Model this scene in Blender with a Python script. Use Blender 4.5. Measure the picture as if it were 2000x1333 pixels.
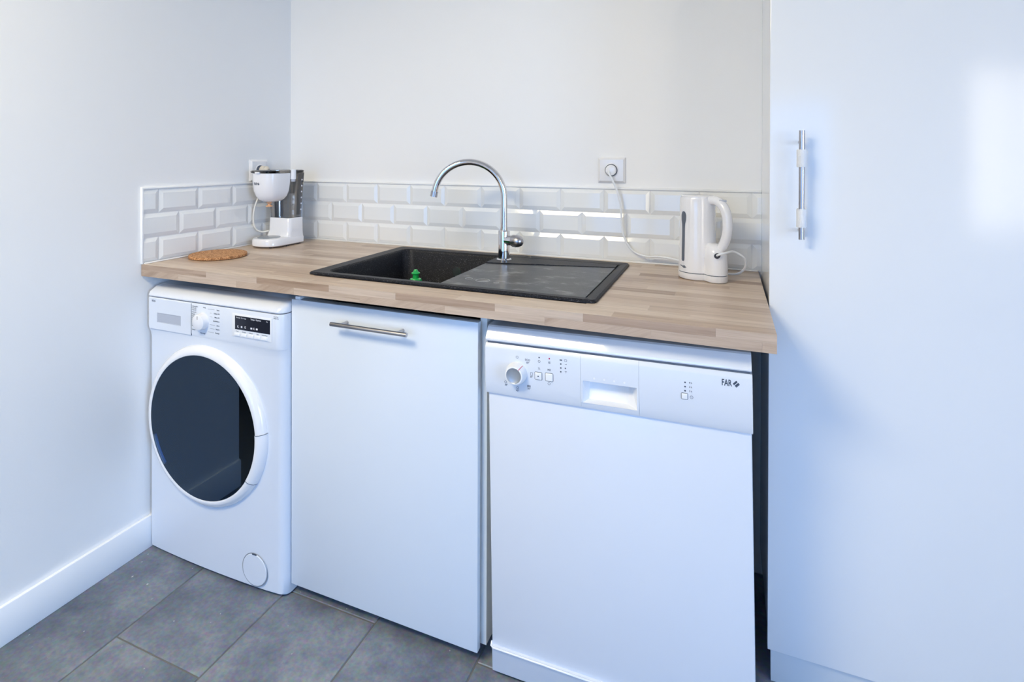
import bpy, bmesh, math, random
from mathutils import Vector, Matrix
for _o in list(bpy.data.objects):
    bpy.data.objects.remove(_o)
scene = bpy.context.scene
COL = scene.collection
rng = random.Random(7)

# ------------------------------------------------------------------ camera
cam_d = bpy.data.cameras.new('camera')
cam = bpy.data.objects.new('camera', cam_d)
COL.objects.link(cam)
scene.camera = cam
CAM = Vector((1.742, -1.9172, 1.2785))
YAW, PITCH, ROLL, FPX = 0.3988, -0.0038, 0.0027, 1096.2
fw = Vector((-math.sin(YAW) * math.cos(PITCH), math.cos(YAW) * math.cos(PITCH), math.sin(PITCH)))
rt = Vector((math.cos(YAW), math.sin(YAW), 0))
up = rt.cross(fw)
r2 = math.cos(ROLL) * rt + math.sin(ROLL) * up
u2 = -math.sin(ROLL) * rt + math.cos(ROLL) * up
cam.matrix_world = Matrix(((r2.x, u2.x, -fw.x, CAM.x), (r2.y, u2.y, -fw.y, CAM.y), (r2.z, u2.z, -fw.z, CAM.z), (0, 0, 0, 1)))
cam_d.sensor_width = 36.0
cam_d.lens = 36.0 * FPX / 2000.0
cam_d.shift_x = 45.99 / 2000.0
cam_d.shift_y = -353.25 / 2000.0
cam_d.clip_start = 0.02

# ------------------------------------------------------------------ world, window daylight, added blue fill, exposure
world = bpy.data.worlds.new('sky')
scene.world = world
world.use_nodes = True
bg = world.node_tree.nodes['Background']
bg.inputs['Color'].default_value = (0.42, 0.64, 1.0, 1)
bg.inputs['Strength'].default_value = 1.0
vs = scene.view_settings
vs.view_transform = 'Standard'
vs.look = 'None'
vs.exposure = 0.23
vs.gamma = 1.0
vs.use_curve_mapping = False
scene.cycles.use_denoising = True
scene.cycles.max_bounces = 10
scene.cycles.diffuse_bounces = 6
scene.cycles.sample_clamp_indirect = 6.0
scene.cycles.caustics_reflective = False
scene.cycles.caustics_refractive = False

RX, RY, RZ = 5.6, -4.0, 2.5            # room: x 0..RX, y RY..0, z 0..RZ
W1 = (3.80, 5.30, 0.62, 2.40)          # window in the wall behind the camera (x0, x1, z0, z1)
W2 = (-3.85, -2.40, 0.06, 2.15)          # glazed door in the right wall (y0, y1, z0, z1)
W3 = (0.35, 1.75, 0.05, 2.10)          # unseen glazed opening added for a blue fill, behind the camera (x0, x1, z0, z1)
P_WIN, C_WIN = 50, (1.0, 0.84, 0.66)
P_RIGHT, C_RIGHT = 62, (0.38, 0.60, 1.0)
P_FILL, C_FILL = 15, (0.08, 0.38, 1.0)
P_LAMP, C_LAMP = 29.0, (1.0, 0.86, 0.58)


def area(name, loc, direction, sx, sy, power, color, spread=180):
    l = bpy.data.lights.new(name, 'AREA')
    l.shape = 'RECTANGLE'
    l.size, l.size_y = sx, sy
    l.energy = power
    l.color = color
    l.spread = math.radians(spread)
    o = bpy.data.objects.new(name, l)
    COL.objects.link(o)
    o.location = loc
    o.rotation_euler = Vector(direction).to_track_quat('-Z', 'Y').to_euler()
    return o


area('window_daylight', ((W1[0] + W1[1]) / 2, RY - 0.10, (W1[2] + W1[3]) / 2), (0, 1, 0.0), W1[1] - W1[0], W1[3] - W1[2], P_WIN, C_WIN)
area('right_door_daylight', (RX + 0.10, (W2[0] + W2[1]) / 2, (W2[2] + W2[3]) / 2), (-1, 0.35, -0.55), W2[1] - W2[0], W2[3] - W2[2], P_RIGHT, C_RIGHT, 110)
area('added_blue_fill', ((W3[0] + W3[1]) / 2, RY - 0.10, (W3[2] + W3[3]) / 2), (0, 1, -0.6), W3[1] - W3[0], W3[3] - W3[2], P_FILL, C_FILL, 110)  # fill light added to turn the floor and low fronts bluer


# ------------------------------------------------------------------ helpers
def tag(o, label=None, cat=None, group=None, kind=None):
    if label: o['label'] = label
    if cat: o['category'] = cat
    if group: o['group'] = group
    if kind: o['kind'] = kind
    return o


OFF = {}


def thing(name, label, cat, loc=(0, 0, 0), group=None, rot=None, world_coords=True):
    o = bpy.data.objects.new(name, None)
    COL.objects.link(o)
    o.empty_display_size = 0.05
    o.location = loc
    if rot: o.rotation_euler = rot
    OFF[o] = Vector(loc) if world_coords else Vector((0, 0, 0))
    return tag(o, label, cat, group)


class B:
    def __init__(self):
        self.bm = bmesh.new()

    def box(self, x0, x1, y0, y1, z0, z1, bev=0, seg=2):
        bm = self.bm
        vs_ = [bm.verts.new(p) for p in ((x0, y0, z0), (x1, y0, z0), (x1, y1, z0), (x0, y1, z0), (x0, y0, z1), (x1, y0, z1), (x1, y1, z1), (x0, y1, z1))]
        fs = [bm.faces.new([vs_[i] for i in f]) for f in ((3, 2, 1, 0), (4, 5, 6, 7), (0, 1, 5, 4), (1, 2, 6, 5), (2, 3, 7, 6), (3, 0, 4, 7))]
        if bev:
            es = list({e for f in fs for e in f.edges})
            bmesh.ops.bevel(bm, geom=es, offset=bev, segments=seg, profile=0.5, affect='EDGES', clamp_overlap=True)
        return self

    def loops(self, loops, cap0=True, cap1=True, closed=True):
        bm = self.bm
        L = [[bm.verts.new(p) for p in lp] for lp in loops]
        n = len(L[0])
        for a, b in zip(L[:-1], L[1:]):
            for i in range(n if closed else n - 1):
                j = (i + 1) % n
                try:
                    bm.faces.new((a[i], a[j], b[j], b[i]))
                except ValueError:
                    pass
        if cap0: bm.faces.new(L[0][::-1])
        if cap1: bm.faces.new(L[-1])
        return self

    def cyl(self, p0, p1, r0, r1=None, n=24, cap=True):
        p0, p1 = Vector(p0), Vector(p1)
        r1 = r0 if r1 is None else r1
        d = (p1 - p0).normalized()
        a = d.orthogonal().normalized()
        b = d.cross(a)
        c = [(math.cos(2 * math.pi * i / n), math.sin(2 * math.pi * i / n)) for i in range(n)]
        return self.loops([[p0 + r0 * (a * x + b * y) for x, y in c], [p1 + r1 * (a * x + b * y) for x, y in c]], cap, cap)

    def tube(self, pts, r, n=12, flat=1.0):
        pts = [Vector(p) for p in pts]
        rs = r if isinstance(r, (list, tuple)) else [r] * len(pts)
        tang = []
        for i in range(len(pts)):
            a = pts[max(i - 1, 0)]
            b = pts[min(i + 1, len(pts) - 1)]
            tang.append((b - a).normalized())
        nrm = tang[0].orthogonal().normalized()
        loops = []
        for p, t, rr in zip(pts, tang, rs):
            nrm = (nrm - t * nrm.dot(t)).normalized()
            bn = t.cross(nrm)
            loops.append([p + rr * (math.cos(2 * math.pi * k / n) * nrm + flat * math.sin(2 * math.pi * k / n) * bn) for k in range(n)])
        return self.loops(loops)

    def lathe(self, prof, center, axis='z', n=40, a0=0.0, a1=None, cap0=False, cap1=False):
        """prof: list of (r, h) ; axis z: h up; axis y: h is absolute offset along y, angle in xz"""
        cx, cy, cz = center
        full = a1 is None
        span = 2 * math.pi if full else a1 - a0
        m = n if full else n + 1
        loops = []
        for r, h in prof:
            lp = []
            for i in range(m):
                a = a0 + span * i / n
                if axis == 'z':
                    lp.append((cx + r * math.cos(a), cy + r * math.sin(a), cz + h))
                else:
                    lp.append((cx + r * math.cos(a), cy + h, cz + r * math.sin(a)))
            loops.append(lp)
        return self.loops(loops, cap0, cap1, closed=full)

    def prism_x(self, prof, x0, x1):
        """prof: list of (y, z)"""
        return self.loops([[(x0, y, z) for y, z in prof], [(x1, y, z) for y, z in prof]])

    def poly(self, pts):
        self.bm.faces.new([self.bm.verts.new(p) for p in pts])
        return self


def obj(name, b, mat, parent=None, smooth=35, label=None):
    bm = b.bm if isinstance(b, B) else b
    if parent is not None and parent in OFF:
        off = OFF[parent]
        bmesh.ops.translate(bm, verts=bm.verts, vec=-off)
    bmesh.ops.remove_doubles(bm, verts=bm.verts, dist=1e-6)
    bmesh.ops.recalc_face_normals(bm, faces=bm.faces)
    me = bpy.data.meshes.new(name)
    bm.to_mesh(me)
    bm.free()
    o = bpy.data.objects.new(name, me)
    COL.objects.link(o)
    if mat: me.materials.append(mat)
    if smooth:
        for p in me.polygons: p.use_smooth = True
        me.set_sharp_from_angle(angle=math.radians(smooth))
    if parent is not None:
        o.parent = parent
        if parent in OFF: OFF[o] = OFF[parent]
    if label: o['label'] = label
    return o


def boolean_cut(o, cutter):
    m = o.modifiers.new('cut', 'BOOLEAN')
    m.operation = 'DIFFERENCE'
    m.object = cutter
    m.solver = 'EXACT'
    bpy.context.view_layer.update()
    dg = bpy.context.evaluated_depsgraph_get()
    me = bpy.data.meshes.new_from_object(o.evaluated_get(dg))
    o.modifiers.clear()
    o.data = me
    bpy.data.objects.remove(cutter)
    for p in me.polygons: p.use_smooth = True
    me.set_sharp_from_angle(angle=math.radians(35))


def rrect(x0, x1, y0, y1, r, z, seg=6):
    """rounded rectangle loop; r is one radius or (front-left, front-right, back-right, back-left)"""
    rs = (r,) * 4 if not isinstance(r, (tuple, list)) else r
    pts = []
    for (cx, cy, a), q in zip(((x0 + rs[0], y0 + rs[0], 180), (x1 - rs[1], y0 + rs[1], 270), (x1 - rs[2], y1 - rs[2], 0), (x0 + rs[3], y1 - rs[3], 90)), rs):
        for i in range(seg + 1):
            t = math.radians(a + 90 * i / seg)
            pts.append((cx + q * math.cos(t), cy + q * math.sin(t), z))
    return pts


def smooth_path(pts, n=8):
    pts = [Vector(p) for p in pts]
    out = []
    for i in range(len(pts) - 1):
        p0 = pts[max(i - 1, 0)]; p1 = pts[i]; p2 = pts[i + 1]; p3 = pts[min(i + 2, len(pts) - 1)]
        for k in range(n):
            t = k / n
            out.append(0.5 * ((2 * p1) + (p2 - p0) * t + (2 * p0 - 5 * p1 + 4 * p2 - p3) * t * t + (3 * p1 - p0 - 3 * p2 + p3) * t ** 3))
    out.append(pts[-1])
    return out


def text_into(b, s, x, y, z, size, align='CENTER', bold=0.0, rot=0.0, sx=1.0):
    """flat lettering in the xz plane facing -y, appended to a bmesh"""
    c = bpy.data.curves.new('t', 'FONT')
    c.body = s
    c.size = size
    c.align_x = align
    c.align_y = 'CENTER'
    c.offset = bold
    c.resolution_u = 2
    o = bpy.data.objects.new('t', c)
    COL.objects.link(o)
    bpy.context.view_layer.update()
    me = bpy.data.meshes.new_from_object(o.evaluated_get(bpy.context.evaluated_depsgraph_get()))
    cr, sr = math.cos(rot), math.sin(rot)
    vv = []
    for v in me.vertices:
        px, pz = v.co.x * sx, v.co.y
        vv.append(b.bm.verts.new((x + px * cr - pz * sr, y, z + px * sr + pz * cr)))
    for p in me.polygons:
        try: b.bm.faces.new([vv[i] for i in p.vertices])
        except ValueError: pass
    bpy.data.objects.remove(o)
    bpy.data.meshes.remove(me)
    bpy.data.curves.remove(c)


# ------------------------------------------------------------------ materials
def mat(name, color, rough=0.5, metal=0.0, coat=0.0, spec=0.5, bump=None, emit=None):
    m = bpy.data.materials.new(name)
    m.use_nodes = True
    nt = m.node_tree
    p = nt.nodes['Principled BSDF']
    p.inputs['Base Color'].default_value = (*color, 1)
    p.inputs['Roughness'].default_value = rough
    p.inputs['Metallic'].default_value = metal
    p.inputs['Coat Weight'].default_value = coat
    p.inputs['Coat Roughness'].default_value = 0.06
    p.inputs['Specular IOR Level'].default_value = spec
    if emit:
        p.inputs['Emission Color'].default_value = (*emit[0], 1)
        p.inputs['Emission Strength'].default_value = emit[1]
    if bump:
        tc = nt.nodes.new('ShaderNodeTexCoord')
        nz = nt.nodes.new('ShaderNodeTexNoise')
        nz.inputs['Scale'].default_value = bump[0]
        nz.inputs['Detail'].default_value = 4
        bp = nt.nodes.new('ShaderNodeBump')
        bp.inputs['Strength'].default_value = bump[1]
        bp.inputs['Distance'].default_value = 0.002
        nt.links.new(tc.outputs['Object'], nz.inputs['Vector'])
        nt.links.new(nz.outputs['Fac'], bp.inputs['Height'])
        nt.links.new(bp.outputs['Normal'], p.inputs['Normal'])
    return m


def nodes(m):
    nt = m.node_tree
    return nt, nt.nodes['Principled BSDF'], (lambda t: nt.nodes.new(t)), (lambda a, b: nt.links.new(a, b))


def ramp(nt, stops):
    r = nt.nodes.new('ShaderNodeValToRGB')
    e = r.color_ramp.elements
    e[0].position, e[0].color = stops[0][0], (*stops[0][1], 1)
    e[1].position, e[1].color = stops[-1][0], (*stops[-1][1], 1)
    for pos, c in stops[1:-1]:
        k = e.new(pos)
        k.color = (*c, 1)
    return r


M = {}
M['wall'] = mat('white_wall_paint', (0.86, 0.855, 0.845), 0.5, bump=(160, 0.08))
M['ceiling'] = mat('ceiling_paint', (0.85, 0.84, 0.82), 0.8)
M['skirting'] = mat('skirting_paint', (0.84, 0.85, 0.86), 0.35)
M['tile'] = mat('glazed_metro_tile', (0.82, 0.825, 0.81), 0.07, coat=0.3)
M['grout'] = mat('white_grout', (0.80, 0.79, 0.77), 0.8, bump=(600, 0.2))
M['edging'] = mat('white_plastic_edging', (0.86, 0.86, 0.85), 0.35)
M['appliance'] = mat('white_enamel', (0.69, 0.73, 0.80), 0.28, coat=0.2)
M['lid_white'] = mat('white_glossy_lid', (0.72, 0.75, 0.81), 0.07, coat=0.4)
M['plastic'] = mat('white_plastic', (0.82, 0.83, 0.85), 0.3)
M['gloss_plastic'] = mat('glossy_white_plastic', (0.80, 0.80, 0.82), 0.14, coat=0.3)
M['grey_plastic'] = mat('pale_grey_plastic', (0.42, 0.45, 0.52), 0.4)
M['silver_plastic'] = mat('silver_plastic', (0.36, 0.39, 0.43), 0.35, metal=0.4)
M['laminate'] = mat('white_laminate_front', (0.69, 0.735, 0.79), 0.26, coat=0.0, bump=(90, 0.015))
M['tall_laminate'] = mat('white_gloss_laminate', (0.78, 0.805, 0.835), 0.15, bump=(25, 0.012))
M['carcass'] = mat('pale_grey_carcass', (0.76, 0.79, 0.79), 0.45)
M['plinth'] = mat('pale_grey_plinth', (0.58, 0.63, 0.68), 0.45)
M['black'] = mat('black_plastic', (0.02, 0.02, 0.024), 0.4)
M['rubber'] = mat('dark_rubber', (0.04, 0.04, 0.045), 0.7)
M['ink'] = mat('dark_print', (0.05, 0.07, 0.11), 0.6)
M['ink_grey'] = mat('grey_print', (0.11, 0.13, 0.17), 0.6)
M['ink_white'] = mat('white_print', (0.80, 0.80, 0.85), 0.6)
M['ink_red'] = mat('red_print', (0.55, 0.03, 0.12), 0.5)
M['screen'] = mat('dark_display', (0.018, 0.02, 0.03), 0.15)
M['chrome'] = mat('chrome', (0.78, 0.76, 0.76), 0.06, metal=1.0)
M['steel'] = mat('brushed_steel', (0.50, 0.49, 0.51), 0.28, metal=1.0)
M['drum'] = mat('drum_steel', (0.60, 0.62, 0.66), 0.3, metal=1.0, bump=(140, 0.6))
M['green'] = mat('green_plastic', (0.015, 0.42, 0.09), 0.25, coat=0.3)
M['amber'] = mat('amber_silicone', (0.75, 0.42, 0.22), 0.4)
M['felt'] = mat('white_felt_sleeve', (0.78, 0.80, 0.82), 0.9, bump=(700, 0.5))
M['cord'] = mat('white_flex', (0.80, 0.82, 0.84), 0.35)
M['old_cord'] = mat('cream_flex', (0.74, 0.72, 0.66), 0.4)
M['cream_plug'] = mat('cream_plug', (0.70, 0.64, 0.54), 0.45)
M['socket'] = mat('white_socket_plate', (0.80, 0.79, 0.79), 0.22, coat=0.2)
M['lamp'] = mat('lamp_diffuser', (0.9, 0.9, 0.9), 0.5, emit=(C_LAMP, P_LAMP))
M['lime'] = mat('lime_scale', (0.42, 0.43, 0.45), 0.4)
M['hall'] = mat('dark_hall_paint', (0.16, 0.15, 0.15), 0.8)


def see_through(name, tint, rough=0.03, refl=(1, 1, 1), ior=1.5):
    m = bpy.data.materials.new(name)
    m.use_nodes = True
    nt = m.node_tree
    nt.nodes.clear()
    out = nt.nodes.new('ShaderNodeOutputMaterial')
    tr = nt.nodes.new('ShaderNodeBsdfTransparent')
    tr.inputs['Color'].default_value = (*tint, 1)
    gl = nt.nodes.new('ShaderNodeBsdfGlossy')
    gl.inputs['Roughness'].default_value = rough
    gl.inputs['Color'].default_value = (*refl, 1)
    fr = nt.nodes.new('ShaderNodeFresnel')
    fr.inputs['IOR'].default_value = ior
    mx = nt.nodes.new('ShaderNodeMixShader')
    nt.links.new(fr.outputs['Fac'], mx.inputs['Fac'])
    nt.links.new(tr.outputs[0], mx.inputs[1])
    nt.links.new(gl.outputs[0], mx.inputs[2])
    nt.links.new(mx.outputs[0], out.inputs['Surface'])
    return m


M['door_glass'] = see_through('tinted_door_glass', (0.80, 0.85, 0.95), 0.02, refl=(0.55, 0.74, 1.0), ior=1.75)
M['smoke'] = see_through('smoked_plastic', (0.60, 0.58, 0.56), 0.08)
M['pane'] = see_through('window_glass', (0.95, 0.97, 0.97), 0.0)
M['band'] = mat('grey_door_band', (0.15, 0.165, 0.21), 0.4)

# grey stone-look floor tile
m = M['floor'] = mat('grey_cement_tile', (0.2, 0.2, 0.21), 0.42)
nt, p, N, LK = nodes(m)
tc = N('ShaderNodeTexCoord'); oi = N('ShaderNodeObjectInfo'); ad = N('ShaderNodeVectorMath'); ad.operation = 'ADD'
sc = N('ShaderNodeVectorMath'); sc.operation = 'SCALE'; sc.inputs['Scale'].default_value = 30
cmb = N('ShaderNodeCombineXYZ')
LK(oi.outputs['Random'], cmb.inputs[0]); LK(oi.outputs['Random'], cmb.inputs[1]); LK(cmb.outputs[0], sc.inputs[0])
LK(tc.outputs['Object'], ad.inputs[0]); LK(sc.outputs[0], ad.inputs[1])
n1 = N('ShaderNodeTexNoise'); n1.inputs['Scale'].default_value = 3.6; n1.inputs['Detail'].default_value = 9; n1.inputs['Roughness'].default_value = 0.66
n2 = N('ShaderNodeTexNoise'); n2.inputs['Scale'].default_value = 90; n2.inputs['Detail'].default_value = 5
LK(ad.outputs[0], n1.inputs['Vector']); LK(ad.outputs[0], n2.inputs['Vector'])
rp = ramp(nt, [(0.32, (0.085, 0.10, 0.13)), (0.50, (0.18, 0.20, 0.235)), (0.68, (0.31, 0.325, 0.345))])
LK(n1.outputs['Fac'], rp.inputs['Fac'])
mx = N('ShaderNodeMix'); mx.data_type = 'RGBA'; mx.blend_type = 'OVERLAY'; mx.inputs['Factor'].default_value = 0.45
LK(rp.outputs['Color'], mx.inputs[6]); LK(n2.outputs['Color'], mx.inputs[7])
hs = N('ShaderNodeHueSaturation'); hs.inputs['Saturation'].default_value = 1.15
LK(mx.outputs[2], hs.inputs['Color'])
n3 = N('ShaderNodeTexNoise'); n3.inputs['Scale'].default_value = 60; n3.inputs['Detail'].default_value = 1
LK(ad.outputs[0], n3.inputs['Vector'])
r3 = ramp(nt, [(0.0, (0, 0, 0)), (0.76, (0, 0, 0)), (0.80, (1, 1, 1))])
LK(n3.outputs['Fac'], r3.inputs['Fac'])
m2 = N('ShaderNodeMix'); m2.data_type = 'RGBA'
LK(r3.outputs['Color'], m2.inputs['Factor']); LK(hs.outputs['Color'], m2.inputs[6]); m2.inputs[7].default_value = (0.5, 0.5, 0.5, 1)
LK(m2.outputs[2], p.inputs['Base Color'])
bp = N('ShaderNodeBump'); bp.inputs['Strength'].default_value = 0.25; bp.inputs['Distance'].default_value = 0.002
LK(n2.outputs['Fac'], bp.inputs['Height']); LK(bp.outputs['Normal'], p.inputs['Normal'])
M['floor_grout'] = mat('grey_floor_grout', (0.16, 0.165, 0.17), 0.85)


def wood(name, rot=0.0, stretch=22.0):
    m = mat(name, (0.5, 0.4, 0.3), 0.34)
    nt, p, N, LK = nodes(m)
    tc = N('ShaderNodeTexCoord'); oi = N('ShaderNodeObjectInfo')
    sep = N('ShaderNodeSeparateColor'); LK(oi.outputs['Color'], sep.inputs[0])
    cmb = N('ShaderNodeCombineXYZ'); LK(sep.outputs[1], cmb.inputs[0]); LK(sep.outputs[1], cmb.inputs[1]); LK(sep.outputs[2], cmb.inputs[2])
    scl = N('ShaderNodeVectorMath'); scl.operation = 'SCALE'; scl.inputs['Scale'].default_value = 9.0; LK(cmb.outputs[0], scl.inputs[0])
    ad = N('ShaderNodeVectorMath'); ad.operation = 'ADD'; LK(tc.outputs['Object'], ad.inputs[0]); LK(scl.outputs[0], ad.inputs[1])
    rotn = N('ShaderNodeMapping'); rotn.inputs['Rotation'].default_value = (0, rot, 0); LK(ad.outputs[0], rotn.inputs['Vector'])
    mp = N('ShaderNodeMapping'); mp.inputs['Scale'].default_value = (3.0, stretch * 3, stretch * 3); LK(rotn.outputs[0], mp.inputs['Vector'])
    n1 = N('ShaderNodeTexNoise'); n1.inputs['Scale'].default_value = 1.6; n1.inputs['Detail'].default_value = 6; n1.inputs['Roughness'].default_value = 0.6
    LK(mp.outputs[0], n1.inputs['Vector'])
    mp2 = N('ShaderNodeMapping'); mp2.inputs['Scale'].default_value = (14.0, 420, 420); LK(rotn.outputs[0], mp2.inputs['Vector'])
    n2 = N('ShaderNodeTexNoise'); n2.inputs['Scale'].default_value = 1.0; n2.inputs['Detail'].default_value = 3
    LK(mp2.outputs[0], n2.inputs['Vector'])
    base = ramp(nt, [(0.0, (0.62, 0.515, 0.42)), (0.5, (0.50, 0.385, 0.295)), (1.0, (0.34, 0.235, 0.165))])
    LK(sep.outputs[0], base.inputs['Fac'])
    g = ramp(nt, [(0.30, (0.66, 0.60, 0.55)), (0.50, (0.96, 0.95, 0.94)), (0.70, (1.12, 1.12, 1.12))])
    LK(n1.outputs['Fac'], g.inputs['Fac'])
    mx = N('ShaderNodeMix'); mx.data_type = 'RGBA'; mx.blend_type = 'MULTIPLY'; mx.inputs['Factor'].default_value = 0.75
    LK(base.outputs['Color'], mx.inputs[6]); LK(g.outputs['Color'], mx.inputs[7])
    g2 = ramp(nt, [(0.35, (0.86, 0.84, 0.82)), (0.6, (1, 1, 1))])
    LK(n2.outputs['Fac'], g2.inputs['Fac'])
    m2 = N('ShaderNodeMix'); m2.data_type = 'RGBA'; m2.blend_type = 'MULTIPLY'; m2.inputs['Factor'].default_value = 0.6
    LK(mx.outputs[2], m2.inputs[6]); LK(g2.outputs['Color'], m2.inputs[7])
    LK(m2.outputs[2], p.inputs['Base Color'])
    return m


M['wood'] = wood('beech_stave')
M['wood_diag'] = wood('beech_stave_slanting_grain', rot=math.radians(24), stretch=9)
M['wood_core'] = mat('worktop_core', (0.42, 0.33, 0.24), 0.6)

# speckled black composite
m = M['composite'] = mat('black_speckled_composite', (0.02, 0.02, 0.022), 0.45, spec=0.22)
nt, p, N, LK = nodes(m)
tc = N('ShaderNodeTexCoord')
n1 = N('ShaderNodeTexNoise'); n1.inputs['Scale'].default_value = 420; n1.inputs['Detail'].default_value = 2
LK(tc.outputs['Object'], n1.inputs['Vector'])
rp = ramp(nt, [(0.0, (0.009, 0.0095, 0.012)), (0.58, (0.012, 0.0125, 0.016)), (0.68, (0.07, 0.07, 0.08)), (0.8, (0.22, 0.22, 0.24))])
LK(n1.outputs['Fac'], rp.inputs['Fac'])
LK(rp.outputs['Color'], p.inputs['Base Color'])
bp = N('ShaderNodeBump'); bp.inputs['Strength'].default_value = 0.15; bp.inputs['Distance'].default_value = 0.001
LK(n1.outputs['Fac'], bp.inputs['Height']); LK(bp.outputs['Normal'], p.inputs['Normal'])

# the same composite, greyed by dried water marks on the drainer
m = M['drainer'] = m.copy()
m.name = 'black_composite_with_lime_marks'
nt, p, N, LK = nodes(m)
tc = N('ShaderNodeTexCoord')
mp = N('ShaderNodeMapping'); mp.inputs['Scale'].default_value = (1.0, 1.6, 1.0); LK(tc.outputs['Object'], mp.inputs['Vector'])
n2 = N('ShaderNodeTexNoise'); n2.inputs['Scale'].default_value = 11; n2.inputs['Detail'].default_value = 8; n2.inputs['Roughness'].default_value = 0.68
LK(mp.outputs[0], n2.inputs['Vector'])
r2_ = ramp(nt, [(0.40, (0.02, 0.02, 0.02)), (0.55, (0.07, 0.07, 0.07)), (0.64, (0.50, 0.50, 0.50))])
LK(n2.outputs['Fac'], r2_.inputs['Fac'])
old = p.inputs['Base Color'].links[0].from_socket
mx = N('ShaderNodeMix'); mx.data_type = 'RGBA'
LK(r2_.outputs['Color'], mx.inputs['Factor']); LK(old, mx.inputs[6]); mx.inputs[7].default_value = (0.34, 0.34, 0.345, 1)
LK(mx.outputs[2], p.inputs['Base Color'])
p.inputs['Roughness'].default_value = 0.30
p.inputs['Specular IOR Level'].default_value = 0.4

# cork
m = M['cork'] = mat('cork', (0.45, 0.22, 0.09), 0.85)
nt, p, N, LK = nodes(m)
tc = N('ShaderNodeTexCoord')
vo = N('ShaderNodeTexVoronoi'); vo.inputs['Scale'].default_value = 330
LK(tc.outputs['Object'], vo.inputs['Vector'])
sp = N('ShaderNodeSeparateColor'); LK(vo.outputs['Color'], sp.inputs[0])
rp = ramp(nt, [(0.0, (0.20, 0.085, 0.03)), (0.5, (0.45, 0.215, 0.085)), (1.0, (0.66, 0.38, 0.19))])
LK(sp.outputs[0], rp.inputs['Fac']); LK(rp.outputs['Color'], p.inputs['Base Color'])
bp = N('ShaderNodeBump'); bp.inputs['Strength'].default_value = 0.5; bp.inputs['Distance'].default_value = 0.001
LK(vo.outputs['Distance'], bp.inputs['Height']); LK(bp.outputs['Normal'], p.inputs['Normal'])

# ------------------------------------------------------------------ room shell
H, TH, D, LW = 0.9316, 0.038, 0.679, 1.846       # worktop top, thickness, depth; recess width


def struct(name, b, m, smooth=0):
    return tag(obj(name, b, m, None, smooth), kind='structure')


wall_back = struct('wall_back', B().box(0, RX, 0, 0.12, -0.1, RZ), M['wall'])
tag(wall_back, 'white painted back wall with a low band of bevelled tiles', 'wall')
YD0, YD1, ZD = -1.95, -1.085, 2.05
wall_left = struct('wall_left', B().box(-0.12, 0, YD1, 0, -0.1, RZ).box(-0.12, 0, RY, YD0, -0.1, RZ).box(-0.12, 0, YD0, YD1, ZD, RZ), M['wall'])
tag(wall_left, 'white painted side wall left of the washing machine', 'wall')
wall_right = struct('wall_right', B().box(RX, RX + 0.12, RY, W2[0], -0.1, RZ).box(RX, RX + 0.12, W2[1], 0, -0.1, RZ).box(RX, RX + 0.12, W2[0], W2[1], W2[3], RZ).box(RX, RX + 0.12, W2[0], W2[1], -0.1, W2[2]), M['wall'])
tag(wall_right, 'white painted wall far to the right with a glazed door', 'wall')
b = B()
_x = 0.0
for _w in (W3, W1):
    b.box(_x, _w[0], RY - 0.12, RY, -0.1, RZ)
    b.box(_w[0], _w[1], RY - 0.12, RY, _w[3], RZ).box(_w[0], _w[1], RY - 0.12, RY, -0.1, _w[2])
    _x = _w[1]
b.box(_x, RX, RY - 0.12, RY, -0.1, RZ)
wall_front = struct('wall_front', b, M['wall'])
tag(wall_front, 'white painted wall with a window, opposite the worktop', 'wall')
ceiling = struct('ceiling', B().box(-1.4, RX, RY, 0, RZ, RZ + 0.1), M['ceiling'])
tag(ceiling, 'plain white painted ceiling above the room', 'ceiling')
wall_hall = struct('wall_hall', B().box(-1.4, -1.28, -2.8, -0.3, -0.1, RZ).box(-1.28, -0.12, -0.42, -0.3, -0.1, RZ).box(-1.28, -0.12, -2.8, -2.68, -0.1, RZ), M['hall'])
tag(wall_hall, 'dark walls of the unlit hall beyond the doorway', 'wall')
floor = struct('floor', B().box(-1.4, RX, RY, 0, -0.1, -0.0025), M['floor_grout'])
tag(floor, 'grey stone-look tiled floor laid in running bond', 'floor')

# floor tiles, half-bond columns running towards the back wall
fcache = {}


def floor_tile(w, l):
    k = (round(w, 3), round(l, 3))
    if k not in fcache:
        b = B().box(-w / 2, w / 2, -l / 2, l / 2, -0.010, 0.0, bev=0.0015, seg=1)
        bmesh.ops.recalc_face_normals(b.bm, faces=b.bm.faces)
        me = bpy.data.meshes.new('floor_tile')
        b.bm.to_mesh(me); b.bm.free()
        me.materials.append(M['floor'])
        fcache[k] = me
    return fcache[k]


xs = [0.0] + [0.252 + 0.305 * k for k in range(18)] + [RX]
for ci in range(len(xs) - 1):
    x0, x1 = xs[ci], min(xs[ci + 1], RX)
    if x1 - x0 < 0.03: continue
    y = 0.0
    first = -0.622 if ci % 2 == 0 else -0.318
    ys = [0.0]
    yy = first
    while yy > RY + 0.03:
        ys.append(yy); yy -= 0.608
    ys.append(RY)
    for ya, yb in zip(ys[:-1], ys[1:]):
        g = 0.0022
        o = bpy.data.objects.new('floor_tile', floor_tile(x1 - x0 - 2 * g, ya - yb - 2 * g))
        COL.objects.link(o)
        o.location = ((x0 + x1) / 2, (ya + yb) / 2, 0)
        o.parent = floor

base_left = B().box(0, 0.012, YD1, -0.02, 0.0, 0.1036, bev=0.002)
baseboard_left = struct('baseboard_left', base_left, M['skirting'], 35)
tag(baseboard_left, 'low white skirting board along the left wall', 'baseboard')

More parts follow.
